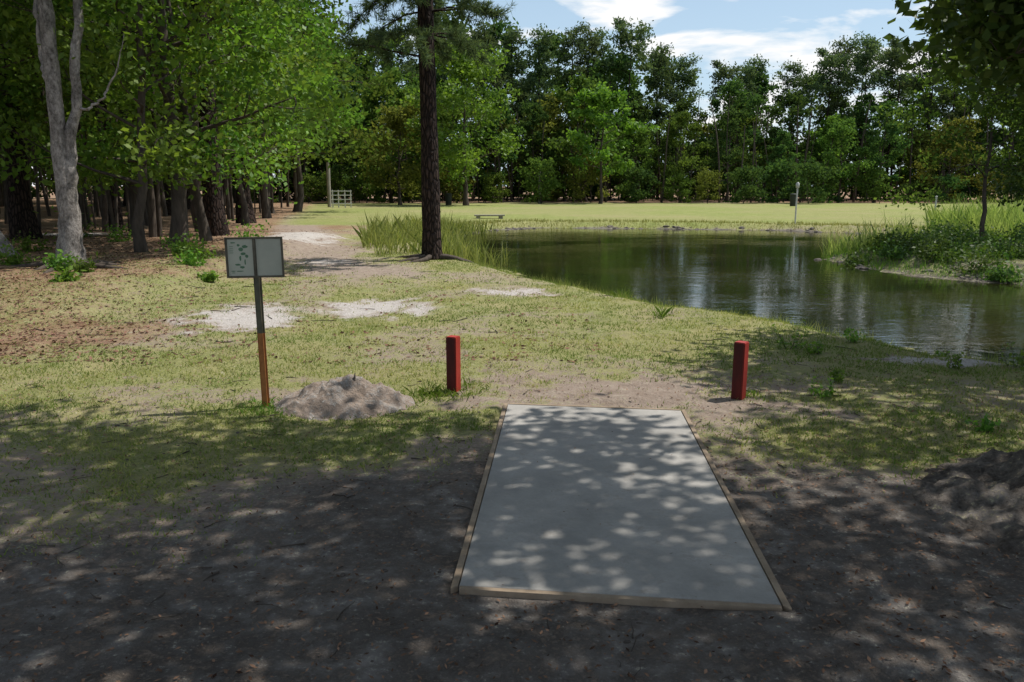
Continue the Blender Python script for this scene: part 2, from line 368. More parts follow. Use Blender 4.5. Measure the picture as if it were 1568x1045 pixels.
def rocks(mb, pts, s0, s1, mat=0):
    for p in pts:
        s = R.uniform(s0, s1); k = R.normal(size=3)*1.3; d = 1+.35*np.sin(ICV@k+R.random()*6)+R.normal(size=len(ICV))*.05
        v = ICV*d[:, None]*s*np.array([R.uniform(.8, 1.5), R.uniform(.8, 1.3), R.uniform(.45, .8)]); a = R.random()*6
        v = v@np.array([[math.cos(a), math.sin(a), 0], [-math.sin(a), math.cos(a), 0], [0, 0, 1]]); mb.add(v+np.array(p), ICF, mat)
mb = MB(); tube(mb, limb((-1.27, 6.46, .2), (.2, 0, 1), .07, 3, R), [.012, .01, .007, .003], 5)
px = R.uniform(-5, 5, 1000); py = R.uniform(2.4, 6.6, 1000); k = padmask(px, py) > .03; px, py = px[k], py[k]
rocks(mb, list(zip(px, py, terr(px, py))), .003, .012)
place('dirt_clods', mb.mesh('dirt_clods', [M_CLOD]))

# ------------------------------------------------------------------ sign
M_GREENMETAL = simple('olive_metal', (.06, .055, .035), (.14, .125, .08), 12, .55, .2, .003, spec=.4)
M_RUST = simple('rusty_orange', (.24, .085, .03), (.45, .19, .06), 14, .7, .3, .003)
M_PANEL = simple('cream_panel', (.46, .45, .36), (.56, .54, .44), 5, .5, .05, .001)
M_PANEL2 = simple('grey_panel', (.4, .39, .32), (.52, .5, .41), 4, .5, .05, .001)
M_MAP = simple('sign_green', (.08, .16, .09), (.15, .26, .15), 10, .6, .05, .001)
M_FRAME = simple('sign_frame', (.07, .06, .045), (.18, .155, .11), 12, .7, .2, .003)
sg = empty('disc_golf_sign', (-1.99, 6.46, tz(-1.99, 6.46))); sg.rotation_euler = (0, math.radians(-.6), math.radians(4))
mb = MB()
for z0, z1, mt in ((-.3, .6, 1), (.6, 1.33, 0)):
    L = z1-z0; zc = (z0+z1)/2
    box(mb, (0, .0, zc), (.026, .004, L), mt); box(mb, (-.015, .009, zc), (.004, .022, L), mt); box(mb, (.015, .009, zc), (.004, .022, L), mt)
    box(mb, (-.024, .021, zc), (.014, .003, L), mt); box(mb, (.024, .021, zc), (.014, .003, L), mt)
place('post', mb.mesh('post', [M_GREENMETAL, M_RUST]), parent=sg)
mb = MB(); zc = 1.205; W = .44; Hh = .315
box(mb, (0, -.012, zc), (W-.01, .012, Hh-.01), 0)
box(mb, (0, -.024, zc+Hh/2-.007), (W, .018, .014), 0); box(mb, (0, -.024, zc-Hh/2+.007), (W, .018, .014), 0)
for xx in (-W/2+.007, W/2-.007): box(mb, (xx, -.024, zc), (.0139, .018, Hh-.029), 0)
box(mb, (0, -.025, zc), (.02, .02, Hh-.029), 0)
place('frame', mb.mesh('frame', [M_FRAME]), parent=sg)
mb = MB(); box(mb, (-.1085, -.021, zc), (.192, .004, Hh-.03), 0); box(mb, (.1085, -.021, zc), (.192, .004, Hh-.03), 1)
place('panels', mb.mesh('panels', [M_PANEL, M_PANEL2]), parent=sg)
mb = MB()
def blob(cx, cz, rx, rz, n=9):
    a = np.linspace(0, 2*np.pi, n, endpoint=False); r = R.uniform(.75, 1.15, n)
    mb.add(np.stack([cx+rx*r*np.cos(a), np.full(n, -.0245), cz+rz*r*np.sin(a)], -1), [list(range(n))])
for c in [(-.07, 1.29, .022, .014), (-.1, 1.27, .02, .016), (-.12, 1.3, .012, .01), (-.085, 1.235, .02, .013), (-.06, 1.215, .014, .014), (-.11, 1.2, .008, .022), (-.13, 1.15, .025, .008), (-.1, 1.13, .02, .011), (-.075, 1.17, .006, .025), (-.17, 1.1, .02, .004), (-.12, 1.1, .03, .004), (-.17, 1.087, .015, .003), (-.16, 1.32, .02, .005)]: blob(*c)
for k in range(4): box(mb, (-.175, -.0243, 1.29-k*.016), (.028, .001, .004), 0)
place('course_map', mb.mesh('course_map', [M_MAP]), parent=sg)

# ------------------------------------------------------------------ red tee posts (front face's backlit shade is put into a darker red)
M_RED = simple('red_paint', (.27, .02, .014), (.46, .045, .028), 9, .55, .25, .003, stretch=(1, 1, .4), spec=.35)
M_RED_SHADED = simple('shaded_red', (.035, .012, .011), (.13, .018, .014), 10, .75, .4, .004, stretch=(1, 1, .3))
def teepost(x, y, rz, h, tilt):
    bm = bmesh.new(); bmesh.ops.create_cube(bm, size=1); bmesh.ops.scale(bm, vec=(.094, .094, h+.3), verts=bm.verts); bmesh.ops.translate(bm, vec=(0, 0, (h-.3)/2), verts=bm.verts)
    bmesh.ops.bevel(bm, geom=bm.edges[:], offset=.006, segments=2, affect='EDGES')
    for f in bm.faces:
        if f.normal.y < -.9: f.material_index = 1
    me = bpy.data.meshes.new('red_tee_post'); bm.to_mesh(me); bm.free(); me.materials.append(M_RED); me.materials.append(M_RED_SHADED)
    o = place('red_tee_post', me, (x, y, tz(x, y))); o.rotation_euler = (0, tilt, rz)
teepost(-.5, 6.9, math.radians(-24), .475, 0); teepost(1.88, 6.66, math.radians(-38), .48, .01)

# ------------------------------------------------------------------ grass blades, litter
def scatter(n, x0, x1, y0, y1, pw=1.6):
    y = y0+(y1-y0)*R.random(n)**pw; x = R.uniform(x0, x1, n)*(y/ y1*.75+.25); return x, y
def blades(name, x, y, h, w, mat, tint, lean=.5, z=None, base=.02, tri=False):
    n = len(x); z = terr(x, y)-base if z is None else z
    b = np.stack([x, y, z], -1); a = R.random(n)*2*np.pi; u = np.stack([np.cos(a), np.sin(a), 0*a], -1)
    l = R.normal(size=(n, 3))*lean; l[:, 2] = 1; l = nrm(l); w = np.broadcast_to(w, (n,))[:, None]; h = np.broadcast_to(h, (n,))[:, None]
    if tri: v = np.stack([b-u*w/2, b+u*w/2, b+l*h], 1); k = 3
    else:
        mid = b+l*h*.55; l2 = nrm(l+np.stack([l[:, 0], l[:, 1], -.3*np.ones(n)], -1)*.8); tip = mid+l2*h*.5
        v = np.stack([b-u*w/2, b+u*w/2, mid+u*w*.4, tip, mid-u*w*.4], 1); k = 5
    m = MB(); m.add(v, np.arange(n*k).reshape(n, k), 0, tint); return place(name, m.mesh(name, [mat]))
x, y = scatter(520000, -15, 15, 2.8, 22, 1.9); s_ = sdf(x, y); k = (s_ > .05) & (padmask(x, y) > .04); x, y, s_ = x[k], y[k], s_[k]
sa, li, gr, di, fa = zones(x, y, s_); cl = fbm(x*6, y*6, 90, 3); k = R.random(len(x)) < gr*ss(.36, .6, cl+.22*(gr-.3))*.97
x, y, s_ = x[k], y[k], s_[k]; yl = fbm(x*1.2, y*1.2, 95)
blades('grass', x, y, R.uniform(.015, .05, len(x))*(1+.6*np.exp(-s_)), .007+.0006*y, L_GRASS, np.clip((yl-.35)*1.6+R.normal(0, .25, len(x)), 0, 1), .7, base=.004, tri=True)
n = 90000; x = R.uniform(-3, 7.5, n); y = R.uniform(7.5, 24, n); s_ = sdf(x, y); k = (s_ > -.15) & (s_ < .55) & (R.random(n) < ss(.35, .6, fbm(x*1.5, y*1.5, 99))*.9+.1); x, y = x[k], y[k]
blades('shore_grass', x, y, R.uniform(.06, .24, len(x))*(.5+fbm(x*2, y*2, 98)), .009, L_GRASS, R.uniform(0, .6, len(x)), .45, tri=True)
n = 40000; x = R.uniform(-4, 30, n); y = R.uniform(30, 42, n); s_ = sdf(x, y); k = (s_ > .1) & (s_ < 2.5); x, y = x[k], y[k]
blades('shore_grass', x, y, R.uniform(.08, .22, len(x)), .03, L_GRASS, R.uniform(.1, .8, len(x)), .5, tri=True)
n = 26000; x = R.uniform(8, 18, n); y = R.uniform(14.5, 26, n); s_ = sdf(x, y); k = (s_ > -.05) & (R.random(n) < ss(.36, .55, fbm(x*1.3, y*1.3, 91))+.15); x, y = x[k], y[k]
blades('bank_grass', x, y, R.uniform(.08, .4, len(x)), .014, L_WEED, R.uniform(0, .7, len(x)), .5, tri=True)
def tuft(cx, cy, r, n, h0, h1, name='grass_tuft', w=.008, mat=L_WEED):
    x = cx+R.normal(size=n)*r*.5; y = cy+R.normal(size=n)*r*.4; blades(name, x, y, R.uniform(h0, h1, n), w, mat, R.uniform(.2, .9, n), .55)
for t_ in [(-.62, 6.8, .28, 420, .04, .12), (-1.95, 6.4, .3, 350, .03, .1), (-.45, 7.05, .3, 200, .03, .09), (1.95, 6.75, .2, 120, .04, .09), (2.0, 11, .12, 60, .1, .3), (1.9, 14.1, .15, 70, .15, .35), (-2.15, 6.25, .35, 200, .03, .07), (3.3, 6.0, .4, 200, .03, .08), (2.5, 5.1, .6, 450, .02, .06), (-2.8, 4.9, .9, 700, .02, .06), (2.2, 5.6, .5, 300, .02, .05)]: tuft(*t_)
def litt(name, n, x0, x1, y0, y1, s0, s1, mats, f):
    x, y = scatter(n, x0, x1, y0, y1, 1.4); s_ = sdf(x, y); k = (s_ > .3) & (R.random(n) < f(x, y, s_)); x, y = x[k], y[k]
    pm = padmask(x, y) < 0; kk = ~pm | (R.random(len(x)) < .05); x, y, pm = x[kk], y[kk], pm[kk]
    m = MB(); z = np.where(pm, .030, terr(x, y)+.006); leaves(m, np.stack([x, y, z+R.random(len(x))*.006], -1), R.uniform(s0, s1, len(x))*np.where(pm, .6, 1), 0, R.random(len(x)), .45, 3.5); return place(name, m.mesh(name, mats))
L_LIT = leafmat('dead_leaf', (.05, .03, .02), (.34, .22, .14), .1, .15, .8)
litt('leaf_litter', 34000, -7, 7, 2.2, 9, .012, .032, [L_LIT], lambda x, y, s: .35+.6*zones(x, y, s)[1]+.3*(x > 1.3))
litt('leaf_litter', 50000, -22, 2, 8, 30, .03, .08, [L_LIT], lambda x, y, s: .9*zones(x, y, s)[1])
mb = MB()
for k in range(330):
    y = R.uniform(2.4, 9) if k < 220 else R.uniform(9, 20); x = R.uniform(-.65, .65)*y
    if padmask(np.array([x]), np.array([y]))[0] < .05 or float(sdf(np.array([x]), np.array([y]))[0]) < .5: continue
    a = R.random()*6.3; L = R.uniform(.04, .17)*(1 if y < 9 else 2); p = limb((x, y, 0), (math.cos(a), math.sin(a), 0), L, 4, R, 0, .3); p[:, 2] = terr(p[:, 0], p[:, 1])+.006
    tube(mb, p, np.linspace(.004, .0015, 5)*R.uniform(.5, 1.3)*(1 if y < 9 else 2), 4)
place('fallen_twigs', mb.mesh('fallen_twigs', [M_BARK]))

# ------------------------------------------------------------------ reeds
def reeds(n, poly, h0, h1, name='reeds', lean=.24):
    x = R.uniform(poly[0], poly[1], n); y = R.uniform(poly[2], poly[3], n); s_ = sdf(x, y); k = (s_ > -.6) & (s_ < poly[4]) & (R.random(n) < ss(.36, .56, fbm(x*1.1, y*1.1, 120))); x, y = x[k], y[k]
    blades(name, x, y, R.uniform(h0, h1, len(x))*(.3+1.3*fbm(x*.9, y*.9, 130)), .024, L_REED, R.uniform(0, 1, len(x)), lean)
reeds(10000, (-5.0, .4, 20.6, 36, 2.5), .3, .85); reeds(24000, (15.5, 27, 25, 34.5, 5), .7, 1.4)
reeds(4500, (9, 16, 22, 27, 1.4), .4, .9)

# ------------------------------------------------------------------ trees
bt = [tree_mesh('broadleaf_a', 1, 13, .17, 2.0, 4.2, 26, 13000, .185, [M_BARK, L_BRIGHT]),
      tree_mesh('broadleaf_b', 2, 12, .13, 1.7, 3.8, 24, 12000, .175, [M_BARK, L_BRIGHT], lean=(.05, 0)),
      tree_mesh('broadleaf_c', 3, 14, .18, 3.2, 4.6, 24, 7500, .27, [M_BARK, L_MID]),
      tree_mesh('broadleaf_d', 4, 12.5, .14, 2.6, 4.2, 22, 7500, .26, [M_BARK, L_MID], lean=(-.04, .02)),
      tree_mesh('broadleaf_e', 5, 13, .16, 3.4, 4.4, 20, 6500, .29, [M_BARK, L_FARB])]
def tr(name, me, x, y, sc=1, rz=0, parent=None): return place(name, me, (x, y, tz(x, y)-.05), sc, rz, parent)
for (x, y, k, s, r) in [(-8.3, 18.6, 1, .9, 0), (-8.15, 20.3, 0, 1.05, 1.2), (-8.2, 22.4, 1, 1., 4.), (-11.8, 33, 4, 1., 2.), (-11.9, 37.2, 3, 1.1, .7), (-12.9, 44, 4, 1.15, 5), (-14.2, 55, 2, 1.2, 1), (-16, 62, 4, 1.1, 3), (-11.5, 25.5, 0, 1, 2.2), (-13.5, 19.5, 0, 1., 3.1), (-10.6, 28.5, 1, 1.1, 5.5), (-17, 24, 2, 1, .4)]:
    tr('broadleaf_tree', bt[k], x, y, s, r)
def twin():
    rs = np.random.default_rng(33); m = MB()
    def stem(pts, r):
        p = np.array(pts, float); t = np.linspace(0, len(p)-1, 30); q = np.stack([np.interp(t, np.arange(len(p)), p[:, c]) for c in range(3)], -1); q += rs.normal(size=q.shape)*np.array([.018, .018, 0])
        tube(m, q, np.interp(t, np.arange(len(p)), r), 12, 0, .16, rs); return q
    stem([(0, 0, -.2), (.0, 0, .1), (.02, 0, .5), (.03, 0, 1.2), (.0, 0, 2.3), (-.04, .05, 4), (-.06, 0, 6), (-.1, .2, 9), (-.1, .3, 12)], [.36, .29, .21, .175, .135, .12, .1, .07, .02])
    stem([(.06, 0, 1.0), (.14, .02, 1.7), (.16, .05, 2.4), (.32, .1, 2.9), (.38, .1, 3.8), (.52, .2, 5.2), (.9, .3, 8.5), (1.1, .3, 11)], [.12, .11, .1, .085, .08, .07, .05, .02])
    stem([(-.01, .0, 3.0), (-.2, .1, 3.6), (-.35, .3, 4.8), (-.8, .2, 6.5)], [.06, .05, .045, .02])
    stem([(.33, .1, 2.9), (.5, .1, 2.85), (.8, .2, 3.1), (1.0, .3, 3.6), (1.2, .3, 4.2)], [.03, .025, .02, .014, .006])
    tips = []
    for k in range(26):
        a = rs.random()*6.3; z = rs.uniform(4.8, 11.5); p = limb((.3, .1, z), (math.cos(a), math.sin(a), .5), rs.uniform(1.2, 3), 5, rs); tube(m, p, np.linspace(.035, .008, 6), 4); tips += list(p[2:])
    tips = np.array(tips); idx = rs.integers(len(tips), size=7000); leaves(m, tips[idx]+rs.normal(size=(7000, 3))*.35, .15*rs.uniform(.7, 1.2, 7000), 1, rs.uniform(.2, .9, 7000), .6, .5, rs)
    return m.mesh('pale_twin', [M_PALE, L_BRIGHT])
tr('pale_bark_tree', twin(), -8.1, 15.2)
tr('pale_bark_tree', tree_mesh('pale_lean', 8, 10, .15, 4.6, 2.6, 14, 4000, .16, [M_PALE, L_BRIGHT], lean=(-.13, .05)), -10.6, 17.6)
pine_dark = tree_mesh('pine_wood', 9, 17, .3, 7, 3.2, 22, 7000, .3, [M_PINE, L_NEEDLE], kind='pine', asp=.2, wob=.06)
tr('pine_tree', pine_dark, -13.9, 23.8, 1.05, 1)
def bigpine():
    rs = np.random.default_rng(70); m = MB(); t = np.linspace(0, 1, 40); H = 19
    tp = np.stack([.25*np.sin(t*3.)*t-.15*t, .2*t, t*H-.2], -1); tube(m, tp, .225*(1-.7*t)*(1+.45*np.exp(-t*H/.3)), 18, 0, .12, rs)
    cs = []; dr = []
    for k in range(56):
        z = rs.uniform(6.6, 18.5) if k > 19 else rs.uniform(5.2, 6.9); a = rs.random()*6.3; L = rs.uniform(1., 2.6) if k > 19 else rs.uniform(.9, 2.0)
        i0 = int(z/H*39); p = limb(tp[i0], (math.cos(a), math.sin(a), .1), L, 6, rs, -.1 if k < 20 else .05, .14); tube(m, p, np.linspace(.028, .008, 7), 5)
        for q in p[3:]:
            for b in range(4):
                d = nrm(nrm(p[-1]-p[0])+rs.normal(size=3)*.7); e = q+d*rs.uniform(.15, .5); tube(m, [q, (q+e)/2, e], [.006, .005, .003], 3)
                nn = 40; dd = nrm(d*.7+rs.normal(size=(nn, 3))*.6); ln = rs.uniform(.14, .24, (nn, 1)); s0 = q+(e-q)*rs.random((nn, 1)); cs.append(s0+dd*ln*.5); dr.append(dd)
    c = np.concatenate(cs); d = np.concatenate(dr); leaves(m, c, .22, 1, rs.random(len(c)), .08, 0, rs, d); return m.mesh('big_pine', [M_PINE, L_NEEDLE])
tr('pine_tree', bigpine(), -1.9, 19.8, 1, 2.)

wl = empty('woodland'); wb = [bt[2], bt[3], bt[4]]; cnt = 0; pts = []
while cnt < 62:
    y = R.uniform(22, 98); x = R.uniform(-66, -.215*y-3.5)
    if (y < 30 and x > -15) or x < -.75*y-6 or (y > 55 and y < 72 and x > -19): continue
    if any((x-a)**2+(y-b)**2 < 14 for a, b in pts): continue
    pts.append((x, y)); k = R.choice(3, p=[.4, .3, .3]); place('tree', wb[k], (x, y, tz(x, y)-.05), R.uniform(.85, 1.35), R.random()*6, wl); cnt += 1
for k in range(12):
    y = R.uniform(24, 80); x = R.uniform(-.66*y, -.22*y-3); place('pine', pine_dark, (x, y, -.05), R.uniform(.8, 1.2), R.random()*6, wl)
for (x, y) in [(-17, 12), (-20, 16), (-24, 20), (-15.5, 15)]: place('tree', wb[int(R.integers(3))], (x, y, tz(x, y)), 1.1, R.random()*6, wl)
mb = MB()
for k in range(90):
    y = R.uniform(24, 75); x = R.uniform(-.66*y, -.215*y-3.5); h = R.uniform(7, 12); r = R.uniform(.04, .14); p = limb((x, y, -.2), (R.normal()*.05, R.normal()*.05, 1), h, 6, R, .05, .04); tube(mb, p, np.linspace(r, r*.4, 7), 7, 0, .1)
place('trunks', mb.mesh('trunks', [M_BARK]), parent=wl)
# low understorey seedlings inside the wood
for k in range(34):
    y = R.uniform(20, 60); x = R.uniform(-.6*y, -.25*y-3)

F = [tree_mesh('far_a', 21, 12, .16, 1.5, 4.2, 20, 4600, .42, [M_BARK, L_MID], sub=3, spread=.11),
     tree_mesh('far_b', 22, 11, .15, 1.2, 3.6, 20, 4400, .4, [M_BARK, L_FARB], sub=3, spread=.11),
     tree_mesh('far_c', 23, 13, .18, 2.0, 3.6, 22, 4600, .4, [M_BARK, L_DARK], sub=3, spread=.11),
     tree_mesh('far_d', 24, 10, .14, 1.0, 3.8, 20, 4400, .4, [M_BARK, L_OLIVE], sub=3, spread=.11),
     tree_mesh('far_e', 25, 12.5, .16, 2.5, 3.2, 24, 4400, .4, [M_BARK, L_DARK], sub=3, spread=.11, lean=(.03, 0))]
FP = [tree_mesh('far_pine_a', 31, 18, .16, 11.8, 2.9, 17, 3000, .36, [M_PINE, L_NEEDLE], kind='pine', asp=.45, wob=.1, sub=3, spread=.14),
      tree_mesh('far_pine_b', 32, 17, .15, 12.4, 3.5, 14, 2700, .36, [M_PINE, L_NEEDLE], kind='pine', asp=.45, wob=.14, sub=3, spread=.11),
      tree_mesh('far_pine_c', 33, 18, .16, 8.0, 2.7, 24, 4200, .36, [M_PINE, L_NEEDLE], kind='pine', asp=.45, wob=.1, sub=3, spread=.15),
      tree_mesh('far_pine_d', 34, 18, .16, 12.6, 2.5, 13, 2200, .34, [M_PINE, L_NEEDLE], kind='pine', asp=.45, wob=.12, sub=3, spread=.14)]
SH = [tree_mesh('shrub_a', 41, 3.4, .05, .2, 2.0, 14, 2000, .28, [M_BARK, L_MID], sub=3, spread=.18), tree_mesh('shrub_b', 42, 4.2, .05, .4, 2.2, 14, 2200, .28, [M_BARK, L_OLIVE], sub=3, spread=.16), tree_mesh('shrub_c', 43, 3, .05, .2, 2.0, 14, 2000, .28, [M_BARK, L_DARK], sub=3, spread=.18)]
tl = empty('distant_treeline')
def yoff(x): return -14*float(ss(38, 70, x))
def hsc(x): return float(np.interp(x, [-30, -5, 8, 14, 20, 32, 42, 80], [1.3, 1.25, 1.16, 1.0, .88, .84, .96, 1.05]))
for row, (y0, sp_, hs_, pr) in enumerate([(85, 4.8, .78, [.25, .2, .15, .2, .2]), (93, 4.2, 1.0, [.2, .15, .25, .15, .25]), (103, 4.2, 1.24, [.25, .05, .35, .05, .3])]):
    x = -34
    while x < 88:
        k = int(R.choice(5, p=pr)); s = hs_*R.uniform(.75, 1.15)*hsc(x*84/y0)
        place('tree', F[k], (x+R.normal()*.8, y0+R.normal()*1.5+yoff(x), 0), s, R.random()*6, tl); x += sp_*R.uniform(.75, 1.25)
x = -24
while x < 90:
    k = int(R.choice(3, p=[.4, .3, .3])); place('shrub', SH[k], (x, 81+R.normal()*1.2+yoff(x), 0), R.uniform(.5, 1.15), R.random()*6, tl); x += R.uniform(2, 5)
x = -80
while x < 92:
    place('understorey', SH[2 if R.random() < .7 else 0], (x, 108+R.normal()*1.5+yoff(x), 0), R.uniform(1.8, 2.4), R.random()*6, tl); x += 3.4
x = -30
while x < 90:
    place('understorey', SH[2 if R.random() < .6 else 0], (x, 98+R.normal()*1.5+yoff(x), 0), R.uniform(1.0, 1.5), R.random()*6, tl); x += 4.5
y = 30
while y < 105:
    place('understorey', SH[2], (-.72*y-8+R.normal(), y, 0), R.uniform(1.8, 2.3), R.random()*6, wl); y += 4.5
mb = MB()
for k in range(140):
    x = R.uniform(-20, 85); y = 83+R.uniform(0, 14)+yoff(x); h = R.uniform(7, 11); r = R.uniform(.05, .13); p = limb((x, y, -.2), (R.normal()*.08, R.normal()*.05, 1), h, 6, R, .05, .05); tube(mb, p, np.linspace(r, r*.4, 7), 6, 0, .1)
place('trunks', mb.mesh('trunks', [M_BARK]), parent=tl)
for px_, yy, k, s in [(7., 95, 3, 1.1), (8.6, 97, 2, 1.08), (12.8, 94, 1, 1.17), (3, 97, 2, 1.08), (24, 97, 1, .93), (27, 100, 2, .88), (31.5, 96, 0, .88), (35.5, 96, 1, 1.0), (37.2, 98, 2, 1.02), (38.8, 95, 0, 1.03), (42.3, 94, 1, 1.04), (40.5, 99, 3, 1.05), (45.5, 93, 2, 1.05), (48, 93, 3, 1.02), (-3, 96, 2, 1.1), (-8, 98, 2, 1.1), (17, 98, 2, .98), (53, 90, 2, 1.05), (57, 86, 0, 1.05), (20, 100, 0, .95), (-6, 92, 0, 1.05), (0, 99, 2, 1.1), (-12, 95, 0, 1.1), (51, 95, 2, 1.08), (29, 103, 2, .95), (10.5, 101, 2, 1.1), (44, 99, 2, 1.0)]:
    place('pine', FP[k], (px_, yy, 0), s, R.random()*6, tl)
tr('broadleaf_tree', tree_mesh('round_tree', 51, 12.4, .22, 2.4, 4.4, 28, 8500, .36, [M_BARK, L_BRIGHT]), -4, 73, 1, 1)
tr('broadleaf_tree', tree_mesh('round_olive', 52, 7.6, .16, 1.5, 3.6, 24, 6500, .32, [M_BARK, L_OLIVE]), -10, 75, 1, 1)
tr('broadleaf_tree', tree_mesh('light_tree', 53, 10.5, .16, 3, 3.2, 20, 4500, .42, [M_BARK, L_BRIGHT], spread=.1), 8.3, 79, 1, 1)

tp = [tree_mesh('pen_a', 61, 5.6, .07, 1.9, 2.3, 20, 6500, .13, [M_BARK, L_MID], wob=.06), tree_mesh('pen_b', 62, 5.2, .07, 1.5, 2.2, 20, 6500, .13, [M_BARK, L_OAK], wob=.06)]
for (x, y, k, s, r) in [(12.3, 21.8, 0, .95, 0), (13.8, 21.5, 1, 1.0, 2), (15.8, 22.5, 0, 1.1, 3), (18.5, 20, 1, 1.2, 1), (20, 24, 0, 1.2, 5)]: tr('broadleaf_tree', tp[k], x, y, s, r)
for (x, y, s) in [(27, 39, 1.), (31, 43, 1.1), (32, 34, 1), (27, 29, .9)]: tr('broadleaf_tree', bt[2+int(R.integers(2))], x, y, s*.75, R.random()*6)
def bush(name, x, y, r, h, n, leaf, mat, nst=9, parent=None):
    m = MB(); rs = R; tips = []
    for k in range(nst):
        a = rs.random()*6.3; p = limb((rs.normal()*r*.15, rs.normal()*r*.15, -.03), (math.cos(a)*r/h, math.sin(a)*r/h, 1.1), h*rs.uniform(.7, 1.1), 5, rs, 0, .2); tube(m, p, np.linspace(.008, .003, 6)*max(h, .5), 4); tips += list(p[1:])
    tips = np.array(tips); i_ = rs.integers(len(tips), size=n); c = tips[i_]+rs.normal(size=(n, 3))*r*.16; c[:, 2] = np.maximum(c[:, 2], .02)
    leaves(m, c, leaf*rs.uniform(.6, 1.2, n), 1, rs.normal(.5, .25, n), .55, .8, rs); return place(name, m.mesh(name, [M_BARK, mat]), (x, y, tz(x, y)), parent=parent)
for k in range(96):
    t = R.random(); x = 8.5+t*9; y = R.uniform(17.0, 24.3) if x < 11 else R.uniform(15., 25)
    if float(sdf(np.array([x]), np.array([y]))[0]) < .1: continue
    bush('shrub', x, y, R.uniform(.45, .95), R.uniform(.25, .7), 520, .1, L_MID if R.random() < .35 else L_OAK)
for (x, y, r, h, mt) in [(-6.9, 17.6, .45, .5, L_WEED), (-6.4, 16.8, .5, .4, L_WEED), (-6.0, 15.6, .35, .35, L_WEED), (-7.4, 18.4, .5, .5, L_WEED), (-8.0, 14.5, .3, .35, L_WEED), (-5.6, 17.5, .3, .3, L_WEED), (-7.4, 14.3, .35, .3, L_MID), (-9.4, 15.5, .4, .4, L_WEED), (-6.6, 21, .6, .6, L_WEED), (-9.5, 13.6, .3, .3, L_WEED), (-11, 19, .6, .5, L_WEED), (-12.5, 24, .8, .6, L_MID), (-10.5, 22.5, .6, .5, L_WEED), (-9.3, 26, .7, .7, L_WEED), (-7.0, 12.8, .25, .22, L_WEED), (-8.6, 12.5, .3, .25, L_MID), (-5.4, 14.6, .25, .2, L_WEED)]:
    bush('weed_plant', x, y, r, h, 260, .1, mt)
for (x, y, h) in [(3.05, 8.9, .3), (3.25, 8.65, .18), (4.35, 7.95, .22), (4.95, 7.95, .28), (5.2, 8.2, .3), (3.9, 9.3, .2), (2.6, 6.7, .18), (2.95, 7.3, .15), (4.75, 8.9, .15), (3.4, 5.7, .14)]: bush('weed_plant', x, y, h*.6, h, 90, .05, L_WEED, 6)

mb = MB(); pp = []
while len(pp) < 300:
    x = R.uniform(-2, 20); y = R.uniform(15, 41); s_ = float(sdf(np.array([x]), np.array([y]))[0])
    if -.15 < s_ < .4 and (y > 30 or x > 8): pp.append((x, y, tz(x, y)-.02))
rocks(mb, pp, .03, .11); place('bank_rocks', mb.mesh('bank_rocks', [M_ROCK]))
mb = MB()
for (cx, cy, r_) in [(-1.9, 19.8, .25), (-8.1, 15.2, .3)]:
    for k in range(7):
        a = k*.9+R.random()*.4; p = limb((cx+math.cos(a)*r_*.6, cy+math.sin(a)*r_*.6, 0), (math.cos(a), math.sin(a), 0), R.uniform(.6, 1.5), 7, R, 0, .18); p[:, 2] = terr(p[:, 0], p[:, 1])+np.linspace(.08, -.04, 8); tube(mb, p, np.linspace(.075, .02, 8), 7, 0, .2)
place('tree_roots', mb.mesh('tree_roots', [M_BARK]))

# ------------------------------------------------------------------ small far things
M_WHITE = simple('white_paint', (.5, .5, .47), (.68, .68, .65), 6, .5, .1, .002)
M_OLDW = simple('old_wood', (.2, .18, .15), (.38, .35, .3), 6, .85, .4, .01, stretch=(1, 1, .3))
M_BIN = simple('bin_dark', (.02, .025, .02), (.05, .055, .045), 8, .6, .2, .005)
def pole(name, x, y, h, r, mats, cap=True, marker=False):
    m = MB(); z = tz(x, y); tube(m, [(0, 0, -.5), (0, 0, h*.5), (0.01, 0, h)], [r, r, r], 10)
    if cap: tube(m, [(0.01, 0, h), (.01, 0, h+.03), (.01, 0, h+.05)], [r*1.35, r*1.35, r*.6], 10)
    if marker: tube(m, [(.01, 0, h-.2), (.01, 0, h-.18), (.01, 0, h), (.01, 0, h+.07)], [r, r*2.2, r*2.2, r], 10)
    return place(name, m.mesh(name, mats), (x, y, z))
pole('pvc_pole', 13.0, 38.3, 1.8, .036, [M_WHITE], marker=True); pole('pvc_pole', 17.8, 35.2, 1.25, .036, [M_WHITE]); pole('pvc_pole', 20.3, 33.8, 1.1, .033, [M_WHITE])
pole('wooden_post', -14.6, 67, 3.5, .15, [M_OLDW], False); pole('wooden_post', 2.6, 80, 3.2, .14, [M_OLDW], False)
m = MB()
for xx in (-.7, -.25, .25, .7): box(m, (xx, 0, .65), (.08, .08, 1.4))
for zz in (.3, .62, .95, 1.27): box(m, (0, -.07, zz), (1.6, .04, .08))
place('white_fence', m.mesh('white_fence', [M_WHITE]), (-13.4, 66, 0), 1, .15)
def bin_(x, y):
    m = MB(); tube(m, [(0, 0, 0), (0, 0, .05), (0, 0, .4), (0, 0, .85), (0, 0, .9), (0, 0, .92), (0, 0, 1.0), (0, 0, 1.04)], [.25, .27, .28, .3, .3, .33, .27, .1], 16); place('trash_bin', m.mesh('trash_bin', [M_BIN]), (x, y, tz(x, y)))
bin_(-5.6, 74); bin_(23.5, 70)
m = MB(); box(m, (0, 0, .16), (1.6, .5, .07)); [box(m, (xx, 0, .05), (.2, .4, .16)) for xx in (-.6, .6)]
place('low_bench', m.mesh('low_bench', [M_OLDW]), (-1.2, 44.5, tz(-1.2, 44.5)), 1, .1)

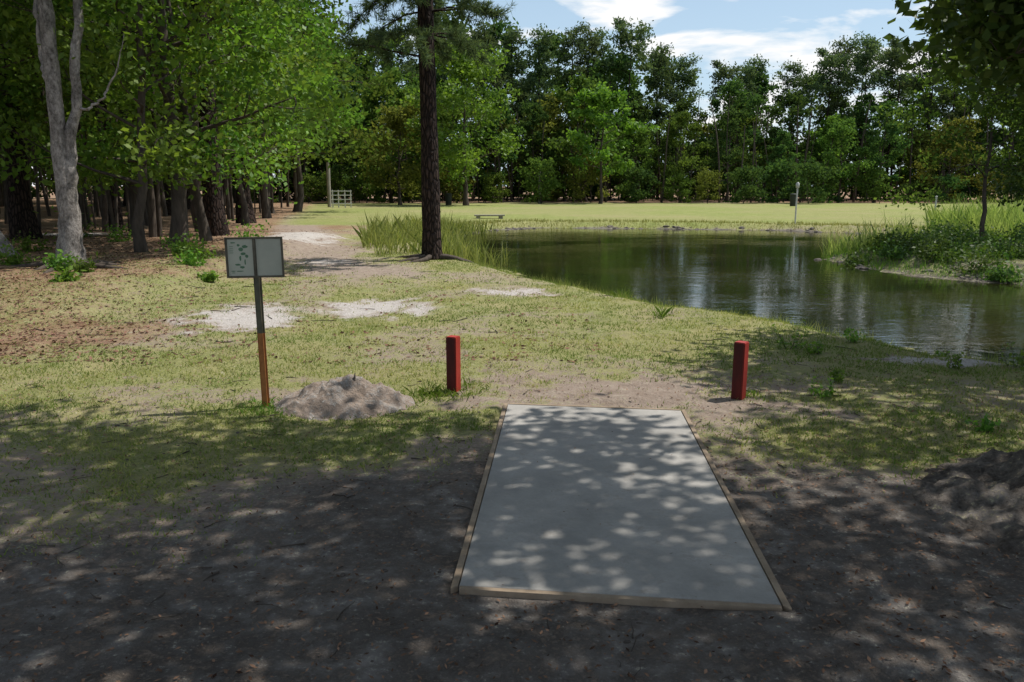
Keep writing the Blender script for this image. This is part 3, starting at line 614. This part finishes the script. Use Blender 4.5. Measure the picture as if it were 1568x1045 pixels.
# ------------------------------------------------------------------ overhead shade trees
def shade(x, y):
    L = np.where(y < 5.0, 1., np.where(y < 5.6, .8, np.where(y < 6.05, .4, 0)))
    Pd = np.where(y < 4.0, 1., np.where(y < 4.6, .9, np.where(y < 6.0, .55, 0)))
    Rr = np.where(y < 4.0, 1., np.where(y < 5.3, .5, np.where(y < 6.2, .85, np.where((y < 8.2) & (x > 2.0), .95, 0))))
    Rr = np.where((x > 2.5) & (y < 6.5), 1., Rr); Rr = np.where((x > 3.2) & (y > 5.2) & (y < 6.4), .6, Rr)
    return np.where(x < -.15, L, np.where(x < 1.35, Pd, Rr))
def shade_tree(name, base, th, sel, ncl, r0, extra, seed, lp_=60):
    rs = np.random.default_rng(seed); m = MB(); x = rs.uniform(-7, 7.8, 6000); y = rs.uniform(-.6, 8.3, 6000)
    k = (rs.random(6000) < shade(x, y)) & sel(x, y); x = x[k][:ncl]; y = y[k][:ncl]; h = rs.uniform(4.7, 7.8, len(x))
    C = np.stack([x+KX*h, y+KY*h, h], -1)
    if len(extra): C = np.concatenate([C, extra])
    b = np.array(base, float); top = b+np.array([.2, .3, th]); tube(m, [b-[0, 0, .2], b+[.03, .02, .3], b+[.1, .1, th*.5], top], [r0*1.5, r0*1.05, r0*.9, r0*.7], 14, 0, .1, rs)
    hub = [C[rs.integers(len(C))]]
    for k in range(16):
        d = np.min([np.linalg.norm(C-q, axis=1) for q in hub], axis=0); hub.append(C[int(np.argmax(d*rs.uniform(.7, 1, len(d))))])
    nodes = []
    for q in hub:
        t = np.linspace(0, 1, 10)[:, None]; p = top+(q-top)*t+np.array([0, 0, 1.])*np.sin(t*np.pi)*.7+np.cumsum(rs.normal(size=(10, 3))*.09, 0)*np.sin(t*np.pi); tube(m, p, np.linspace(r0*.28, .012, 10), 6, 0, .1, rs); nodes.append(p[3:])
    nodes = np.concatenate(nodes)
    for q in C[np.argsort(np.linalg.norm(C[:, None]-nodes[None], axis=2).min(1))]:
        s0 = nodes[np.argmin(np.linalg.norm(nodes-q, axis=1))]; p = np.array([s0, (s0+q)/2+rs.normal(size=3)*.12, q]); tube(m, p, [.009, .007, .004], 3); nodes = np.concatenate([nodes, p[1:]])
    idx = np.repeat(np.arange(len(C)), lp_); n = len(idx); c = C[idx]+rs.normal(size=(n, 3))*np.array([.31, .31, .2]); leaves(m, c, .15*rs.uniform(.7, 1.3, n), 1, rs.normal(.45, .25, n), .62, 1.0, rs)
    return place(name, m.mesh(name, [M_BARK, L_OAK]))
shade_tree('oak_tree', (.5, -2.8, 0), 4.2, lambda x, y: x < 1.35, 640, .3, [], 201)
ex = np.stack([R.uniform(4.4, 8, 260), R.uniform(8.3, 10.4, 260), R.uniform(2.95, 4.6, 260)], -1); ex = ex[(ex[:, 0]/ex[:, 1] > .485) & (ex[:, 2] > 3.75-(ex[:, 0]/ex[:, 1]-.47)*7)]
shade_tree('oak_tree', (7.3, 5.2, tz(7.3, 5.2)), 3.2, lambda x, y: x >= 1.35, 340, .22, ex, 202)

# ------------------------------------------------------------------ sun, sky
w = bpy.data.worlds.new('World'); scn.world = w; w.use_nodes = True; nt = w.node_tree; nt.nodes.clear()
out = nt.nodes.new('ShaderNodeOutputWorld'); bg = nt.nodes.new('ShaderNodeBackground'); bg.inputs[1].default_value = .12
sky = nt.nodes.new('ShaderNodeTexSky'); sky.sky_type = 'NISHITA'; sky.sun_disc = False; sky.sun_elevation = SUN_EL; sky.sun_rotation = SUN_AZ; sky.air_density = 1.; sky.dust_density = .8; sky.ozone_density = 1.5
tc = nt.nodes.new('ShaderNodeTexCoord'); mp = nt.nodes.new('ShaderNodeMapping'); mp.inputs['Scale'].default_value = (4.5, 4.5, 15); mp.inputs['Location'].default_value = (2.3, .4, 2.2)
nt.links.new(tc.outputs['Generated'], mp.inputs[0]); cn = noise(nt, mp.outputs[0], 1.0, 7, .52, .2)
sx = nt.nodes.new('ShaderNodeSeparateXYZ'); nt.links.new(tc.outputs['Generated'], sx.inputs[0])
hz = rng_(nt, sx.outputs[2], .0, .5, .7, .1)      # pale haze low in the sky
base = mixc(nt, hz, sky.outputs[0], (5.2, 6.9, 8.3))
mixo = mixc(nt, rng_(nt, cn, .535, .6), base, (8.6, 8.6, 8.6)); nt.links.new(mixo, bg.inputs[0]); nt.links.new(bg.outputs[0], out.inputs[0])
sl = bpy.data.lights.new('sun', 'SUN'); sl.energy = 5.0; sl.angle = math.radians(.55); sl.color = (1, .955, .88)
so = bpy.data.objects.new('sun', sl); scn.collection.objects.link(so)
S = Vector((math.sin(SUN_AZ)*math.cos(SUN_EL), math.cos(SUN_AZ)*math.cos(SUN_EL), math.sin(SUN_EL))); so.rotation_euler = S.to_track_quat('Z', 'Y').to_euler(); so.location = (10, 5, 20)

# ------------------------------------------------------------------ camera
cd = bpy.data.cameras.new('camera'); cd.sensor_width = 22.3; cd.lens = 18; cd.clip_end = 3000; cd.clip_start = .05
co = bpy.data.objects.new('camera', cd); scn.collection.objects.link(co); co.location = (0, 0, 1.75); co.rotation_euler = (math.radians(90-10.7), 0, 0); scn.camera = co
scn.view_settings.view_transform = 'Standard'; scn.view_settings.look = 'None'; scn.view_settings.exposure = 0
